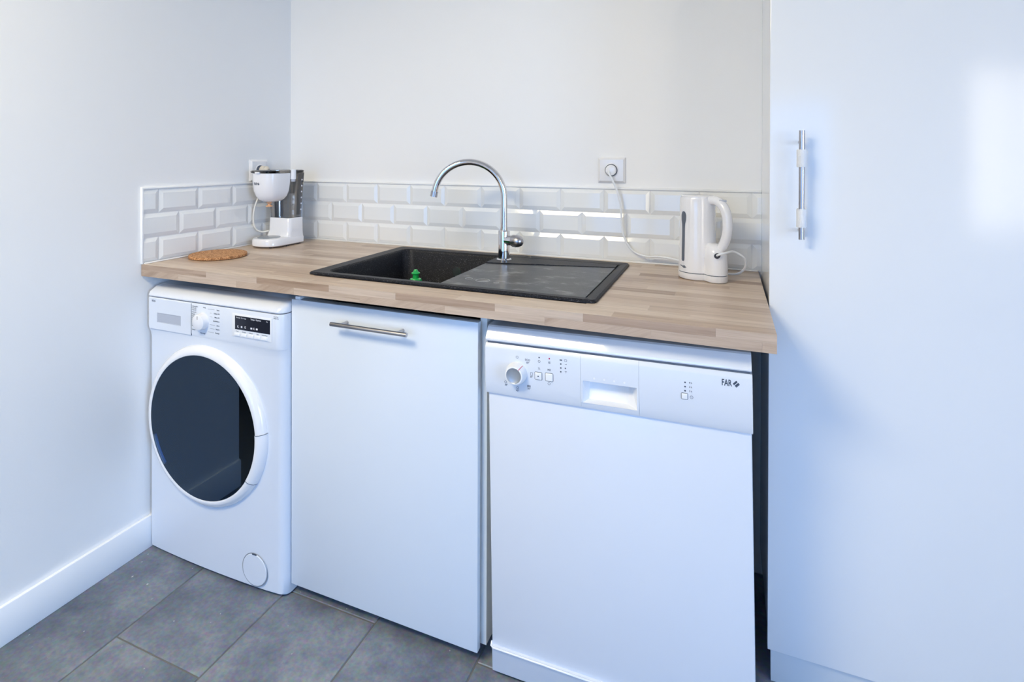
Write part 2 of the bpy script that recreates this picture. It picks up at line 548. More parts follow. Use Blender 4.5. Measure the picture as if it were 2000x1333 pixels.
# windows that light the room (behind the camera and far right; one added for the blue fill)
def window_frame(name, x0, x1, y, z0, z1, axis, label):
    t = 0.05
    b = B()
    def bx(a0, a1, c0, c1, d0=-0.03, d1=0.03):
        if axis == 'y': b.box(a0, a1, y + d0, y + d1, c0, c1, bev=0.004)
        else: b.box(y + d0, y + d1, a0, a1, c0, c1, bev=0.004)
    bx(x0, x1, z0, z0 + t); bx(x0, x1, z1 - t, z1)
    bx(x0, x0 + t, z0 + t, z1 - t); bx(x1 - t, x1, z0 + t, z1 - t)
    bx((x0 + x1) / 2 - t / 2, (x0 + x1) / 2 + t / 2, z0 + t, z1 - t)
    o = struct(name, b, M['edging'], 35)
    tag(o, label, 'window')
    for a0, a1 in ((x0 + t, (x0 + x1) / 2 - t / 2), ((x0 + x1) / 2 + t / 2, x1 - t)):
        pb = B()
        if axis == 'y': pb.box(a0, a1, y - 0.003, y + 0.003, z0 + t, z1 - t)
        else: pb.box(y - 0.003, y + 0.003, a0, a1, z0 + t, z1 - t)
        obj('pane', pb, M['pane'], o, 0)


window_frame('window_1', W1[0], W1[1], RY - 0.06, W1[2], W1[3], 'y', 'white framed two-pane window opposite the worktop')
window_frame('window_2', W2[0], W2[1], RX + 0.06, W2[2], W2[3], 'x', 'white framed glazed door in the right wall')
window_frame('added_fill_window', W3[0], W3[1], RY - 0.06, W3[2], W3[3], 'y', 'added white framed glazed opening for the blue fill light, facing the sink cabinet')

# ------------------------------------------------------------------ metro tiles of the splashback
PT, RP, NROW = 0.152, 0.0795, 3
Z0 = H + 0.0045
tcache = {}


def metro_mesh(w, cut_l, cut_r):
    k = (round(w, 4), cut_l, cut_r)
    if k in tcache: return tcache[k]
    h = RP - 0.0024
    il = 0.0 if cut_l else 0.0130
    ir = 0.0 if cut_r else 0.0130
    iz = 0.0130
    if il + ir > w * 0.8: il, ir = il * 0.3, ir * 0.3
    b = B()
    x0, x1 = -w / 2, w / 2
    e, f = -0.0042, -0.0087
    b.loops([
        [(x0, 0, 0), (x1, 0, 0), (x1, 0, h), (x0, 0, h)],
        [(x0, e, 0), (x1, e, 0), (x1, e, h), (x0, e, h)],
        [(x0 + il, f, iz), (x1 - ir, f, iz), (x1 - ir, f, h - iz), (x0 + il, f, h - iz)]], True, True)
    bmesh.ops.remove_doubles(b.bm, verts=b.bm.verts, dist=1e-6)
    bmesh.ops.recalc_face_normals(b.bm, faces=b.bm.faces)
    me = bpy.data.meshes.new('metro_tile')
    b.bm.to_mesh(me); b.bm.free()
    me.materials.append(M['tile'])
    tcache[k] = me
    return me


def tile_run(a0, a1, joints, row, place):
    js = [a0] + [j for j in joints if a0 + 0.008 < j < a1 - 0.008] + [a1]
    for i in range(len(js) - 1):
        g = 0.0011
        s, e = js[i] + (0 if i == 0 else g), js[i + 1] - (0 if i == len(js) - 2 else g)
        place((s + e) / 2, metro_mesh(e - s, i == 0 and e - s < PT * 0.95, i == len(js) - 2 and e - s < PT * 0.95), row)


def place_back(c, me, row):
    o = bpy.data.objects.new('metro_tile', me)
    COL.objects.link(o)
    o.location = (c, 0.0 + rng.uniform(-0.0004, 0.0), Z0 + row * RP)
    o.rotation_euler = (rng.uniform(-0.006, 0.006), 0, rng.uniform(-0.003, 0.003))
    o.parent = wall_back


def place_left(c, me, row):
    o = bpy.data.objects.new('metro_tile', me)
    COL.objects.link(o)
    o.location = (rng.uniform(0.0, 0.0004), c, Z0 + row * RP)
    o.rotation_euler = (0, rng.uniform(-0.004, 0.004), math.pi / 2)
    o.parent = wall_left


for row in range(3):
    offb = 0.1477 + (0.5 * PT if row == 1 else 0)
    tile_run(0.0085, LW, [offb + PT * k for k in range(-1, 13)], row, place_back)
    offl = -0.6219 + (0.5 * PT if row == 1 else 0)
    tile_run(-D + 0.002, -0.0005, [offl + PT * k for k in range(-1, 5)], row, place_left)
ZT = Z0 + 3 * RP
obj('grout', B().box(0.002, LW, -0.0032, 0.0005, H, ZT), M['grout'], wall_back, 0)
obj('grout', B().box(-0.0005, 0.0032, -D, -0.002, H, ZT), M['grout'], wall_left, 0)
obj('tile_edging', B().box(0.009, LW, -0.0095, 0.0, ZT - 0.0005, ZT + 0.0065, bev=0.002), M['edging'], wall_back)
e = B().box(0.0, 0.0095, -D, -0.001, ZT - 0.0005, ZT + 0.0065, bev=0.002)
e.box(0.0, 0.0095, -D - 0.004, -D + 0.003, H, ZT + 0.0065, bev=0.002)
obj('tile_edging', e, M['edging'], wall_left)

# ------------------------------------------------------------------ worktop of staves
WX0, WX1, WY0, WY1 = 0.002, 1.838, -D, -0.001
HX0, HX1, HY0, HY1 = 0.625, 1.438, -0.572, -0.084        # sink cut-out
wt = thing('worktop', 'long pale beech stave worktop running over the appliances', 'worktop', (0.92, -0.34, H - TH))


def ring_boxes(b, z0, z1, x0, x1, y0, y1):
    b.box(x0, HX0, y0, y1, z0, z1).box(HX1, x1, y0, y1, z0, z1).box(HX0, HX1, y0, HY0, z0, z1).box(HX0, HX1, HY1, y1, z0, z1)


b = B(); ring_boxes(b, H - TH, H - 0.004, WX0 + 0.0005, WX1 - 0.003, WY0 + 0.004, WY1)
obj('core', b, M['wood_core'], wt, 0)


def stave(x0, x1, y0, y1, z0, z1, tone, diag=False, bev=0.0):
    o = obj('stave', B().box(x0, x1, y0, y1, z0, z1), M['wood_diag' if diag else 'wood'], wt, 0)
    o.color = (tone, rng.random(), rng.random(), 1)


srng = random.Random(21)
NR = 16
rh = (WY1 - WY0) / NR
for k in range(NR):
    y0 = WY0 + k * rh
    y1 = y0 + rh - 0.00015
    x = WX0 - srng.uniform(0, 0.4)
    while x < WX1:
        xe = x + srng.uniform(0.24, 0.52)
        a, c = max(x, WX0), min(xe, WX1)
        if WX1 - c < 0.06: c = WX1; xe = WX1 + 1
        tone = min(1, max(0, srng.gauss(0.28, 0.30)))
        spans = [(a, c - 0.00015)]
        if y1 > HY0 and y0 < HY1:
            spans = []
            if a < HX0: spans.append((a, min(c, HX0)))
            if c > HX1: spans.append((max(a, HX1), c))
        for s, t_ in spans:
            if t_ - s < 0.012: continue
            yy0, yy1 = y0, y1
            stave(s, t_, yy0, yy1, H - 0.004, H, tone)
        x = xe
# front edge: two rows of staves
zt, zm, zb = H - 0.0006, H - 0.0185, H - TH
EY0, EY1 = -D - 0.0008, -D + 0.004
up_j = [0.002, 0.290, 0.492, 0.750, 0.962, 1.238, 1.451, 1.726, 1.838]
up_t = [0.72, 0.22, 0.85, 0.20, 0.80, 0.20, 0.78, 0.38]
lo_j = [0.002, 0.171, 0.413, 0.629, 0.851, 1.104, 1.362, 1.598, 1.812, 1.838]
lo_t = [0.62, 0.30, 0.50, 0.30, 0.48, 0.32, 0.50, 0.45, 0.5]
for j, (a, c) in enumerate(zip(up_j[:-1], up_j[1:])):
    stave(a, c - 0.0002, EY0, EY1, zm + 0.0001, zt, up_t[j])
for j, (a, c) in enumerate(zip(lo_j[:-1], lo_j[1:])):
    stave(a, c - 0.0002, EY0, EY1, zb, zm, lo_t[j], diag=(j % 2 == 0 and j < 8))
obj('end_band', B().box(WX1 - 0.003, WX1, WY0 + 0.004, WY1, zb, H - 0.004), M['wood'], wt, 0).color = (0.5, 0.3, 0.6, 1)
s = B().box(0.009, WX1 - 0.003, -0.0130, -0.0082, H + 0.0002, H + 0.0052, bev=0.001)
s.box(0.0085, 0.013, -D + 0.004, -0.014, H + 0.0002, H + 0.0048, bev=0.001)
obj('sealant', s, M['edging'], wt)

# ------------------------------------------------------------------ black composite sink
SX0, SX1, SY0, SY1 = 0.600, 1.459, -0.588, -0.062
BX0, BX1, BY0, BY1 = 0.643, 1.024, -0.557, -0.103
ZR = H + 0.0080
sink = thing('sink', 'black speckled composite sink with a bowl and drainer set in the worktop', 'sink', (1.03, -0.325, H))
DRX1 = 1.428
b = B()
oz = [(SX0, SX1, SY0, SY1, 0.012, H + 0.0003), (SX0, SX1, SY0, SY1, 0.012, H + 0.0048), (SX0 + 0.004, SX1 - 0.004, SY0 + 0.004, SY1 - 0.004, 0.010, ZR)]
outer = [rrect(a, c, d_, e_, r, z) for a, c, d_, e_, r, z in oz]
# rim inner opening: bowl + drainer together
inn = rrect(BX0 - 0.004, DRX1 + 0.010, BY0 - 0.004, BY1 + 0.004, (0.034, 0.006, 0.006, 0.034), ZR - 0.0012)
inn2 = rrect(BX0, DRX1, BY0, BY1, (0.030, 0.004, 0.004, 0.030), H + 0.003)
low = rrect(BX0, DRX1, BY0, BY1, (0.030, 0.004, 0.004, 0.030), H - 0.002)
b.loops(outer + [inn, inn2, low], False, False)
obj('rim', b, M['composite'], sink, 30)
# bowl
b = B()
zbot = H - 0.185
lp = [rrect(BX0 + 0.0004, BX1, BY0 + 0.0004, BY1 - 0.0004, (0.030, 0.012, 0.012, 0.030), H + 0.0036),
      rrect(BX0 + 0.003, BX1 - 0.003, BY0 + 0.003, BY1 - 0.003, 0.034, H - 0.004),
      rrect(BX0 + 0.012, BX1 - 0.012, BY0 + 0.012, BY1 - 0.012, 0.042, zbot + 0.04),
      rrect(BX0 + 0.020, BX1 - 0.020, BY0 + 0.020, BY1 - 0.020, 0.045, zbot + 0.014),
      rrect(BX0 + 0.040, BX1 - 0.040, BY0 + 0.040, BY1 - 0.040, 0.045, zbot)]
b.loops(lp, False, True)
bowl = obj('bowl', b, M['composite'], sink, 40)
bowl.data.flip_normals()
obj('drain', B().lathe([(0.0, 0.001), (0.030, 0.001), (0.040, 0.004), (0.045, 0.003), (0.046, 0.0)], ((BX0 + BX1) / 2, -0.26, zbot + 0.0005)), M['steel'], bowl)
obj('overflow', B().cyl((0.86, BY1 - 0.006, H - 0.06), (0.86, BY1 - 0.011, H - 0.06), 0.017, n=20), M['steel'], bowl)
# drainer: sloping plate and tap ledge with a slanted step between them
b = B()
zd0, zd1 = H + 0.0036, H + 0.0056
pl = [(BX1 - 0.001, BY0 + 0.0002), (DRX1 - 0.0002, BY0 + 0.0002), (DRX1 - 0.0002, -0.152), (BX1 + 0.012, -0.232), (BX1 - 0.001, -0.232)]
b.loops([[(x, y, H - 0.006) for x, y in pl], [(x, y, zd0 + (zd1 - zd0) * (x - BX1) / (DRX1 - BX1)) for x, y in pl]])
dr = obj('drainer', b, M['drainer'], sink, 20)
b = B()
pl = [(BX1 - 0.001, -0.2295), (BX1 + 0.013, -0.2295), (DRX1 - 0.0002, -0.1495), (DRX1 - 0.0002, BY1 - 0.0002), (BX1 - 0.001, BY1 - 0.0002)]
b.loops([[(x, y, H - 0.006) for x, y in pl], [(x, y, H + 0.0068) for x, y in pl], ])
obj('tap_ledge', b, M['composite'], sink, 20)
# dried ring marks on the drainer
for (cx, cy, r) in ((1.118, -0.475, 0.020), (1.072, -0.468, 0.011), (1.165, -0.49, 0.008)):
    obj('water_ring', B().lathe([(r, 0.0), (r - 0.0007, 0.0006), (r - 0.0014, 0.0)], (cx, cy, zd0 + (zd1 - zd0) * (cx - BX1) / (DRX1 - BX1) + 0.0001), n=28), M['lime'], dr)

# ------------------------------------------------------------------ mixer tap
TX, TY, TZ = 1.064, -0.172, H + 0.0070
tap = thing('mixer_tap', 'chrome swan-neck mixer tap standing on the black sink', 'tap', (TX, TY, TZ))
obj('base_flange', B().lathe([(0.0, 0.0), (0.025, 0.0), (0.025, 0.003), (0.022, 0.006), (0.018, 0.007)], (TX, TY, TZ), cap0=False), M['chrome'], tap)
obj('tap_body', B().lathe([(0.0195, 0.005), (0.0195, 0.096), (0.0185, 0.099), (0.0125, 0.100), (0.0125, 0.106)], (TX, TY, TZ), cap1=True), M['chrome'], tap)
ang = math.radians(20)
dx, dy = -math.cos(ang), -math.sin(ang)
R = 0.1175
zc = 1.148
path = [(TX, TY, TZ + 0.098), (TX, TY, TZ + 0.15), (TX, TY, zc - 0.01)]
for i in range(29):
    a = math.radians(172) * i / 28
    path.append((TX + dx * R * (1 - math.cos(a)), TY + dy * R * (1 - math.cos(a)), zc + R * math.sin(a)))
obj('spout', B().tube(path, 0.0112, 20), M['chrome'], tap)
pe, pd = Vector(path[-1]), (Vector(path[-1]) - Vector(path[-2])).normalized()
obj('aerator', B().cyl(pe - pd * 0.002, pe + pd * 0.016, 0.0122, n=20), M['steel'], tap)
zl = 1.006
ld = Vector((0.95, -0.31, 0.02)).normalized()
c0 = Vector((TX, TY, zl))
lv = obj('lever_neck', B().cyl(c0 + ld * 0.010, c0 + ld * 0.040, 0.0165, n=24), M['chrome'], tap)
a_ = ld.orthogonal().normalized(); b_ = ld.cross(a_)
lps = []
for t, r in ((0.039, 0.0175), (0.0395, 0.020), (0.052, 0.0205), (0.062, 0.019), (0.070, 0.0155), (0.075, 0.010), (0.0775, 0.004)):
    lps.append([c0 + ld * t + r * (math.cos(2 * math.pi * k / 24) * a_ + math.sin(2 * math.pi * k / 24) * b_) for k in range(24)])
obj('lever_knob', B().loops(lps), M['steel'], tap, 50)

# ------------------------------------------------------------------ green bottle in the bowl
gb = thing('soap_bottle', 'small green washing-up liquid bottle standing in the black sink bowl', 'bottle', (0.818, -0.33, zbot + 0.001))
obj('bottle_body', B().lathe([(0.0, 0.0005), (0.030, 0.0005), (0.033, 0.004), (0.033, 0.085), (0.030, 0.105), (0.021, 0.122)], (0.818, -0.33, zbot + 0.001)), M['green'], gb, 45)
obj('bottle_collar', B().lathe([(0.0205, 0.122), (0.0205, 0.134), (0.018, 0.139), (0.0105, 0.141)], (0.818, -0.33, zbot + 0.001)), M['green'], gb, 40)
obj('bottle_cap', B().lathe([(0.0100, 0.140), (0.0095, 0.153), (0.0140, 0.155), (0.0140, 0.158), (0.009, 0.161), (0.0055, 0.168), (0.0, 0.169)], (0.818, -0.33, zbot + 0.001)), M['green'], gb, 40)

# ------------------------------------------------------------------ cork trivet
ck = obj('trivet', B().lathe([(0.0, 0.0004), (0.091, 0.0004), (0.0935, 0.002), (0.0935, 0.0085), (0.0915, 0.0105), (0.0, 0.0105)], (0, 0, 0), n=64), M['cork'], None, 40)
ck.location = (0.1085, -0.474, H + 0.0004)
tag(ck, 'round cork trivet lying on the worktop by the tiled side wall', 'trivet')


# ------------------------------------------------------------------ brand mark: three letters and a striped lozenge
def far_mark(b, x, y, z, s, rot=0.0):
    """s = letter height; x,z = centre of the whole mark"""
    text_into(b, 'FAR', x - 0.50 * s, y, z, s * 1.36, 'CENTER', bold=0.03 * s, sx=0.60)
    cx, h = x + 0.84 * s, 0.50 * s
    c45 = math.sqrt(0.5)
    def P(u, v):
        return (cx + (u - v) * c45 * 0.98, y, z + (u + v) * c45)
    q = h * 0.72
    # three bars then a solid block, inside a square turned on its corner
    for v0, v1 in ((0.62, 1.0), (0.16, 0.46)):
        b.poly([P(-q, q * (2 * v0 - 1)), P(q, q * (2 * v0 - 1)), P(q, q * (2 * v1 - 1)), P(-q, q * (2 * v1 - 1))][::1])
    b.poly([P(-q, -q), P(q * 0.9, -q), P(q * 0.9, -q * 0.74), P(-q, -q * 0.74)])


# ------------------------------------------------------------------ coffee maker
CX, CY = 0.107, -0.192
cm = thing('coffee_maker', 'white drip coffee maker with smoked tank in the worktop corner', 'coffee maker', (CX, CY, H))
fr = (0.052, 0.052, 0.016, 0.016)
b = B()
b.loops([rrect(0.048, 0.164, -0.284, -0.106, fr, H + 0.004), rrect(0.043, 0.169, -0.289, -0.101, fr, H + 0.008), rrect(0.043, 0.169, -0.289, -0.101, fr, H + 0.028),
         rrect(0.047, 0.165, -0.285, -0.105, (0.05, 0.05, 0.014, 0.014), H + 0.034), rrect(0.056, 0.156, -0.276, -0.112, (0.045, 0.045, 0.012, 0.012), H + 0.036)])
base = obj('base', b, M['gloss_plastic'], cm, 40)
for fx, fy in ((0.075, -0.262), (0.14, -0.262), (0.06, -0.125), (0.152, -0.125), (0.158, -0.19)):
    obj('foot', B().cyl((fx, fy, H + 0.0003), (fx, fy, H + 0.006), 0.006, n=12), M['rubber'], base)
obj('hotplate', B().lathe([(0.0, 0.038), (0.040, 0.038), (0.043, 0.0365), (0.043, 0.035)], (0.106, -0.235, H), n=36), M['silver_plastic'], cm)
b = B()
cr = (0.016, 0.016, 0.014, 0.014)
b.loops([rrect(0.046, 0.167, -0.205, -0.103, (0.03, 0.03, 0.014, 0.014), H + 0.030), rrect(0.050, 0.165, -0.192, -0.103, cr, H + 0.042), rrect(0.052, 0.164, -0.186, -0.103, cr, H + 0.060),
         rrect(0.053, 0.163, -0.185, -0.103, cr, H + 0.104), rrect(0.055, 0.161, -0.183, -0.105, cr, H + 0.107)])
obj('column', b, M['gloss_plastic'], cm, 40)
b = B()
b.loops([rrect(0.056, 0.160, -0.182, -0.106, cr, H + 0.1075), rrect(0.053, 0.164, -0.186, -0.104, cr, H + 0.20), rrect(0.049, 0.169, -0.192, -0.100, cr, H + 0.287)], True, True)
tank = obj('water_tank', b, M['smoke'], cm, 40)
obj('tank_tube', B().cyl((0.09, -0.15, H + 0.11), (0.09, -0.15, H + 0.284), 0.006, n=12), M['grey_plastic'], tank)
b = B()
for k in range(6):
    z = H + 0.135 + 0.024 * k
    xo = 0.1615 + (z - H - 0.1075) * 0.050
    b.box(xo, xo + 0.0006, -0.125, -0.119, z, z + 0.006)
obj('level_marks', b, M['ink_white'], tank, 0)
# swing-out filter basket with rounded bottom
b = B()
bx0, bx1, by0, by1 = 0.049, 0.169, -0.290, -0.180
lps = []
for t, ins in ((0.286, 0.0), (0.25, 0.001), (0.218, 0.0045), (0.198, 0.011), (0.185, 0.020), (0.1775, 0.031), (0.1745, 0.045)):
    rr = max(0.012, 0.045 - ins * 0.5)
    lps.append(rrect(bx0 + ins, bx1 - ins, by0 + ins * 0.9, by1 - ins * 0.6, (rr, rr, 0.012, 0.012), H + t))
b.loops(lps, True, True)
bk = obj('filter_basket', b, M['gloss_plastic'], cm, 50)
b = B()
far_mark(b, 0.098, -0.2906, H + 0.246, 0.0105)
obj('brand_mark', b, M['ink'], bk, 0)
obj('drip_valve', B().lathe([(0.0, 0.156), (0.012, 0.156), (0.013, 0.160), (0.006, 0.162), (0.0055, 0.167), (0.009, 0.169), (0.009, 0.176)], (0.110, -0.238, H)), M['amber'], bk)
b = B()
b.loops([rrect(0.047, 0.166, -0.292, -0.101, (0.04, 0.04, 0.014, 0.014), H + 0.2872), rrect(0.046, 0.168, -0.293, -0.100, (0.04, 0.04, 0.014, 0.014), H + 0.295), rrect(0.050, 0.164, -0.288, -0.104, (0.04, 0.04, 0.014, 0.014), H + 0.298)])
lid = obj('lid', b, M['smoke'], cm, 40)
obj('lid_tab', B().box(0.095, 0.117, -0.2965, -0.288, H + 0.286, H + 0.292, bev=0.001), M['plastic'], lid)
hp = obj('hinge_post', B().cyl((0.168, -0.172, H + 0.262), (0.168, -0.172, H + 0.300), 0.0115, n=18), M['plastic'], cm)
obj('hinge_foot', B().cyl((0.168, -0.172, H + 0.252), (0.168, -0.172, H + 0.262), 0.009, n=18), M['grey_plastic'], hp)
pp = smooth_path([(0.046, -0.178, 1.222), (0.052, -0.190, 1.19), (0.042, -0.215, 1.14), (0.030, -0.232, 1.08), (0.026, -0.235, 1.03), (0.030, -0.225, 0.995), (0.042, -0.205, 0.982), (0.056, -0.185, 0.985)])
obj('power_cord', B().tube(pp, 0.0034, 8), M['old_cord'], cm, 60)
b = B().cyl((0.0128, -0.176, 1.2275), (0.034, -0.176, 1.2275), 0.0175, 0.0165, n=20)
b.cyl((0.034, -0.176, 1.2275), (0.046, -0.177, 1.224), 0.0165, 0.009, n=20)
obj('plug', b, M['cream_plug'], cm, 40)


# ------------------------------------------------------------------ wall sockets
def socket(name, label, make):
    o = thing(name, label, 'socket', make[0], world_coords=False, rot=(0, 0, make[1]), group='white wall sockets')
    w, h = 0.046, 0.043
    b = B().loops([[(x * w, 0, z * h) for x, z in ((-1, -1), (1, -1), (1, 1), (-1, 1))], [(x * w, -0.004, z * h) for x, z in ((-1, -1), (1, -1), (1, 1), (-1, 1))],
                   [(x * (w - 0.007), -0.011, z * (h - 0.007)) for x, z in ((-1, -1), (1, -1), (1, 1), (-1, 1))],
                   [(x * (w - 0.020), -0.012, z * (h - 0.018)) for x, z in ((-1, -1), (1, -1), (1, 1), (-1, 1))]])
    obj('plate', b, M['socket'], o, 20)
    obj('well_ring', B().lathe([(0.0245, -0.0115), (0.0245, -0.0130), (0.0215, -0.0140), (0.0205, -0.0125), (0.0203, -0.0121)], (0, 0, 0.0), axis='y'), M['socket'], o, 40)
    obj('well', B().lathe([(0.0, -0.0121), (0.0203, -0.0121)], (0, 0, 0), axis='y'), M['ink_grey'], o)
    return o


socket('wall_socket', 'white square wall socket with the kettle plug in it', ((1.389, -0.0003, 1.2388), 0.0))
socket('wall_socket', 'white wall socket on the side wall behind the coffee maker', ((0.0003, -0.187, 1.2265), math.pi / 2))

# ------------------------------------------------------------------ kettle
KX, KY = 1.669, -0.172
kt = thing('kettle', 'white plastic electric kettle with loop handle on the worktop', 'kettle', (KX, KY, H))
kd = Vector((0.80, -0.60, 0))
KANG = math.atan2(kd.y, kd.x)


def kettle_loop(z, rm, ro, off, n=128):
    """outline of a main circle rm joined with a handle lobe ro at distance off"""
    pts = []
    for i in range(n):
        a = 2 * math.pi * i / n
        rad = rm
        if ro > 0:
            ca = math.cos(a - KANG)
            disc = ro * ro - off * off * (1 - ca * ca)
            if ca > 0 and disc > 0:
                rad2 = off * ca + math.sqrt(disc)
                rad = max(rm, rad2)
                k = 0.012
                d = abs(rm - rad2)
                if d < k: rad = rad + (k - d) ** 2 / (4 * k)
            else:
                pass
        pts.append((KX + rad * math.cos(a), KY + rad * math.sin(a), H + z))
    return pts


obj('power_base', B().loops([kettle_loop(0.0012, 0.050, 0.029, 0.064), kettle_loop(0.004, 0.0525, 0.031, 0.064), kettle_loop(0.0185, 0.0525, 0.031, 0.064), kettle_loop(0.0195, 0.050, 0.029, 0.064)]), M['gloss_plastic'], kt, 50)
obj('base_gap', B().loops([kettle_loop(0.0190, 0.0505, 0.0292, 0.064), kettle_loop(0.0222, 0.0505, 0.0292, 0.064)]), M['ink'], kt, 50)
lps = [kettle_loop(0.0215, 0.0522, 0.0306, 0.064), kettle_loop(0.045, 0.0518, 0.0302, 0.064), kettle_loop(0.068, 0.0514, 0.0298, 0.064)]
for k in range(1, 10):
    t = math.radians(10 * k)
    c = math.cos(t)
    lps.append(kettle_loop(0.068 + 0.040 * math.sin(t), 0.0514 - 0.0008 * math.sin(t), 0.0298 * c ** 0.6, 0.064 * c ** 0.45 + 0.036 * (1 - c ** 0.45)))
lps += [kettle_loop(0.112, 0.0504, 0, 0), kettle_loop(0.17, 0.0494, 0, 0), kettle_loop(0.230, 0.0487, 0, 0), kettle_loop(0.2345, 0.0472, 0, 0)]
kb = obj('kettle_body', B().loops(lps), M['gloss_plastic'], kt, 50)
obj('kettle_lid', B().lathe([(0.0455, 0.2342), (0.0455, 0.2385), (0.043, 0.2405), (0.0, 0.2405)], (KX, KY, H), n=40), M['gloss_plastic'], kt, 40)


def KP(s, z, t=0.0):
    side = Vector((-kd.y, kd.x, 0))
    return Vector((KX, KY, H + z)) + kd * s + side * t


hpth = smooth_path([KP(0.040, 0.228), KP(0.064, 0.228), KP(0.084, 0.216), KP(0.0965, 0.194), KP(0.1005, 0.165), KP(0.0985, 0.138), KP(0.090, 0.112), KP(0.078, 0.092), KP(0.068, 0.080)], 5)
obj('handle', B().tube(hpth, 0.0132, 16), M['gloss_plastic'], kt, 60)
obj('lid_switch', B().box(-0.010, 0.010, -0.006, 0.006, 0, 0.006, bev=0.002), M['grey_plastic'], kt)
sw = [c for c in bpy.data.objects if c.name == 'lid_switch'][0]
sw.data.transform(Matrix.Translation(Vector((KX, KY, H))))
sw.location = kd * 0.085 + Vector((0, 0, 0.2265))
# water gauge on the side, a slim dark strip widening at its top
gd = math.radians(224)
def gauge_pt(da, z, out):
    r = 0.0520 - (z - 0.02) * 0.0165 + out
    return (KX + r * math.cos(gd + da), KY + r * math.sin(gd + da), H + z)
b = B()
L1, L2 = [], []
for z, w in ((0.052, 0.05), (0.056, 0.085), (0.10, 0.09), (0.145, 0.085), (0.158, 0.10), (0.172, 0.15), (0.184, 0.155), (0.192, 0.11), (0.195, 0.04)):
    w *= 1.2
    L1.append([gauge_pt(-w, z, 0.0012), gauge_pt(0, z, 0.0014), gauge_pt(w, z, 0.0012)])
b.loops(L1, False, False, closed=False)
obj('water_gauge', b, M['ink_grey'], kt, 60)
b = B()
gd2 = gd + 0.10
for da, z0_, z1_ in ((-0.14, 0.0345, 0.0365), ):
    b.poly([(KX + 0.0530 * math.cos(gd2 + a), KY + 0.0530 * math.sin(gd2 + a), H + z) for a, z in ((-0.16, 0.0355), (0.0, 0.032), (0.16, 0.0355), (0.0, 0.041))])
    b.poly([(KX + 0.0531 * math.cos(gd2 + a), KY + 0.0531 * math.sin(gd2 + a), H + z) for a, z in ((-0.30, 0.0375), (-0.05, 0.0355), (-0.05, 0.0385), (-0.30, 0.0400))])
obj('brand_mark', b, M['ink_grey'], kb, 0)
inl = KP(0.090, 0.079, -0.017)
obj('cord_inlet', B().cyl(KP(0.080, 0.0775, -0.012), KP(0.0865, 0.0775, -0.0262), 0.0075, n=18), M['black'], kt)
cp = smooth_path([KP(0.086, 0.079, -0.0245), KP(0.093, 0.083, -0.026), KP(0.104, 0.088, -0.010), (1.765, -0.205, 1.018), (1.792, -0.185, 1.000), (1.797, -0.165, 0.972), (1.780, -0.145, 0.9475), (1.745, -0.115, 0.9375), (1.70, -0.085, 0.937), (1.65, -0.055, 0.944),
                  (1.605, -0.040, 0.955), (1.552, -0.034, 0.961), (1.503, -0.031, 0.9595), (1.467, -0.030, 0.972), (1.440, -0.030, 1.005), (1.428, -0.031, 1.055), (1.424, -0.033, 1.120), (1.414, -0.036, 1.165), (1.398, -0.037, 1.205), (1.386, -0.034, 1.228), (1.384, -0.024, 1.236)], 6)
obj('power_cord', B().tube(cp, 0.0033, 8), M['cord'], kt, 60)
obj('plug', B().lathe([(0.0, -0.0140), (0.0180, -0.0140), (0.0182, -0.021), (0.0165, -0.0245), (0.006, -0.0265), (0.0, -0.0265)], (1.389, 0, 1.2388), axis='y', n=24), M['gloss_plastic'], kt, 45)

# ------------------------------------------------------------------ washing machine
WMX0, WMX1, WMY = 0.014, 0.5755, -0.658
wm = thing('washing_machine', 'white front-loading washing machine beside the left wall', 'washing machine', (0.295, -0.37, 0))


def front_loop(z, yf, bulge, r, yb=-0.60, n=12):
    pts = []
    def yy(x):
        t = (x - WMX0) / (WMX1 - WMX0) * 2 - 1
        return yf - bulge * (1 - t * t)
    seg = 6
    for i in range(seg + 1):                      # left front corner
        a = math.radians(180 + 90 * i / seg)
        x = WMX0 + 0.010 + 0.010 * math.cos(a)
        pts.append((x, yf + 0.010 + 0.010 * math.sin(a), z))
    for i in range(1, n):
        x = WMX0 + 0.010 + (WMX1 - r - WMX0 - 0.010) * i / n
        pts.append((x, yy(x), z))
    for i in range(seg + 1):
        a = math.radians(270 + 90 * i / seg)
        pts.append((WMX1 - r + r * math.cos(a), yf + r + r * math.sin(a), z))
    pts += [(WMX1, yb, z), (WMX0, yb, z)]
    return pts


b = B()
b.loops([front_loop(0.005, -0.648, 0.006, 0.022), front_loop(0.011, -0.656, 0.008, 0.026), front_loop(0.06, WMY, 0.007, 0.026), front_loop(0.695, WMY, 0.006, 0.026), front_loop(0.712, -0.661, 0.003, 0.026), front_loop(0.722, -0.6655, 0, 0.026)])
wfront = obj('front_panel', b, M['appliance'], wm, 40)
DCX, DCZ = 0.271, 0.453
cb = B().lathe([(0.235, -0.80), (0.235, -0.50)], (DCX, 0, DCZ), axis='y', n=64, cap0=True, cap1=True)
cut = obj('cutter', cb, None, wm, 0)
bpy.context.view_layer.update()
boolean_cut(wfront, cut)
b = B()
b.loops([front_loop(0.7222, -0.6655, 0, 0.026), front_loop(0.732, -0.668, 0, 0.026), front_loop(0.822, -0.668, 0, 0.026), front_loop(0.8255, -0.666, 0, 0.025)])
wpan = obj('control_panel', b, M['appliance'], wm, 40)
b = B()
b.loops([front_loop(0.8285, -0.666, 0, 0.025, -0.09), front_loop(0.832, -0.668, 0, 0.026, -0.09), front_loop(0.842, -0.664, 0, 0.026, -0.09), front_loop(0.856, -0.640, 0, 0.022, -0.09), front_loop(0.860, -0.618, 0, 0.02, -0.09)])
obj('top_lid', b, M['lid_white'], wm, 40)
b = B()
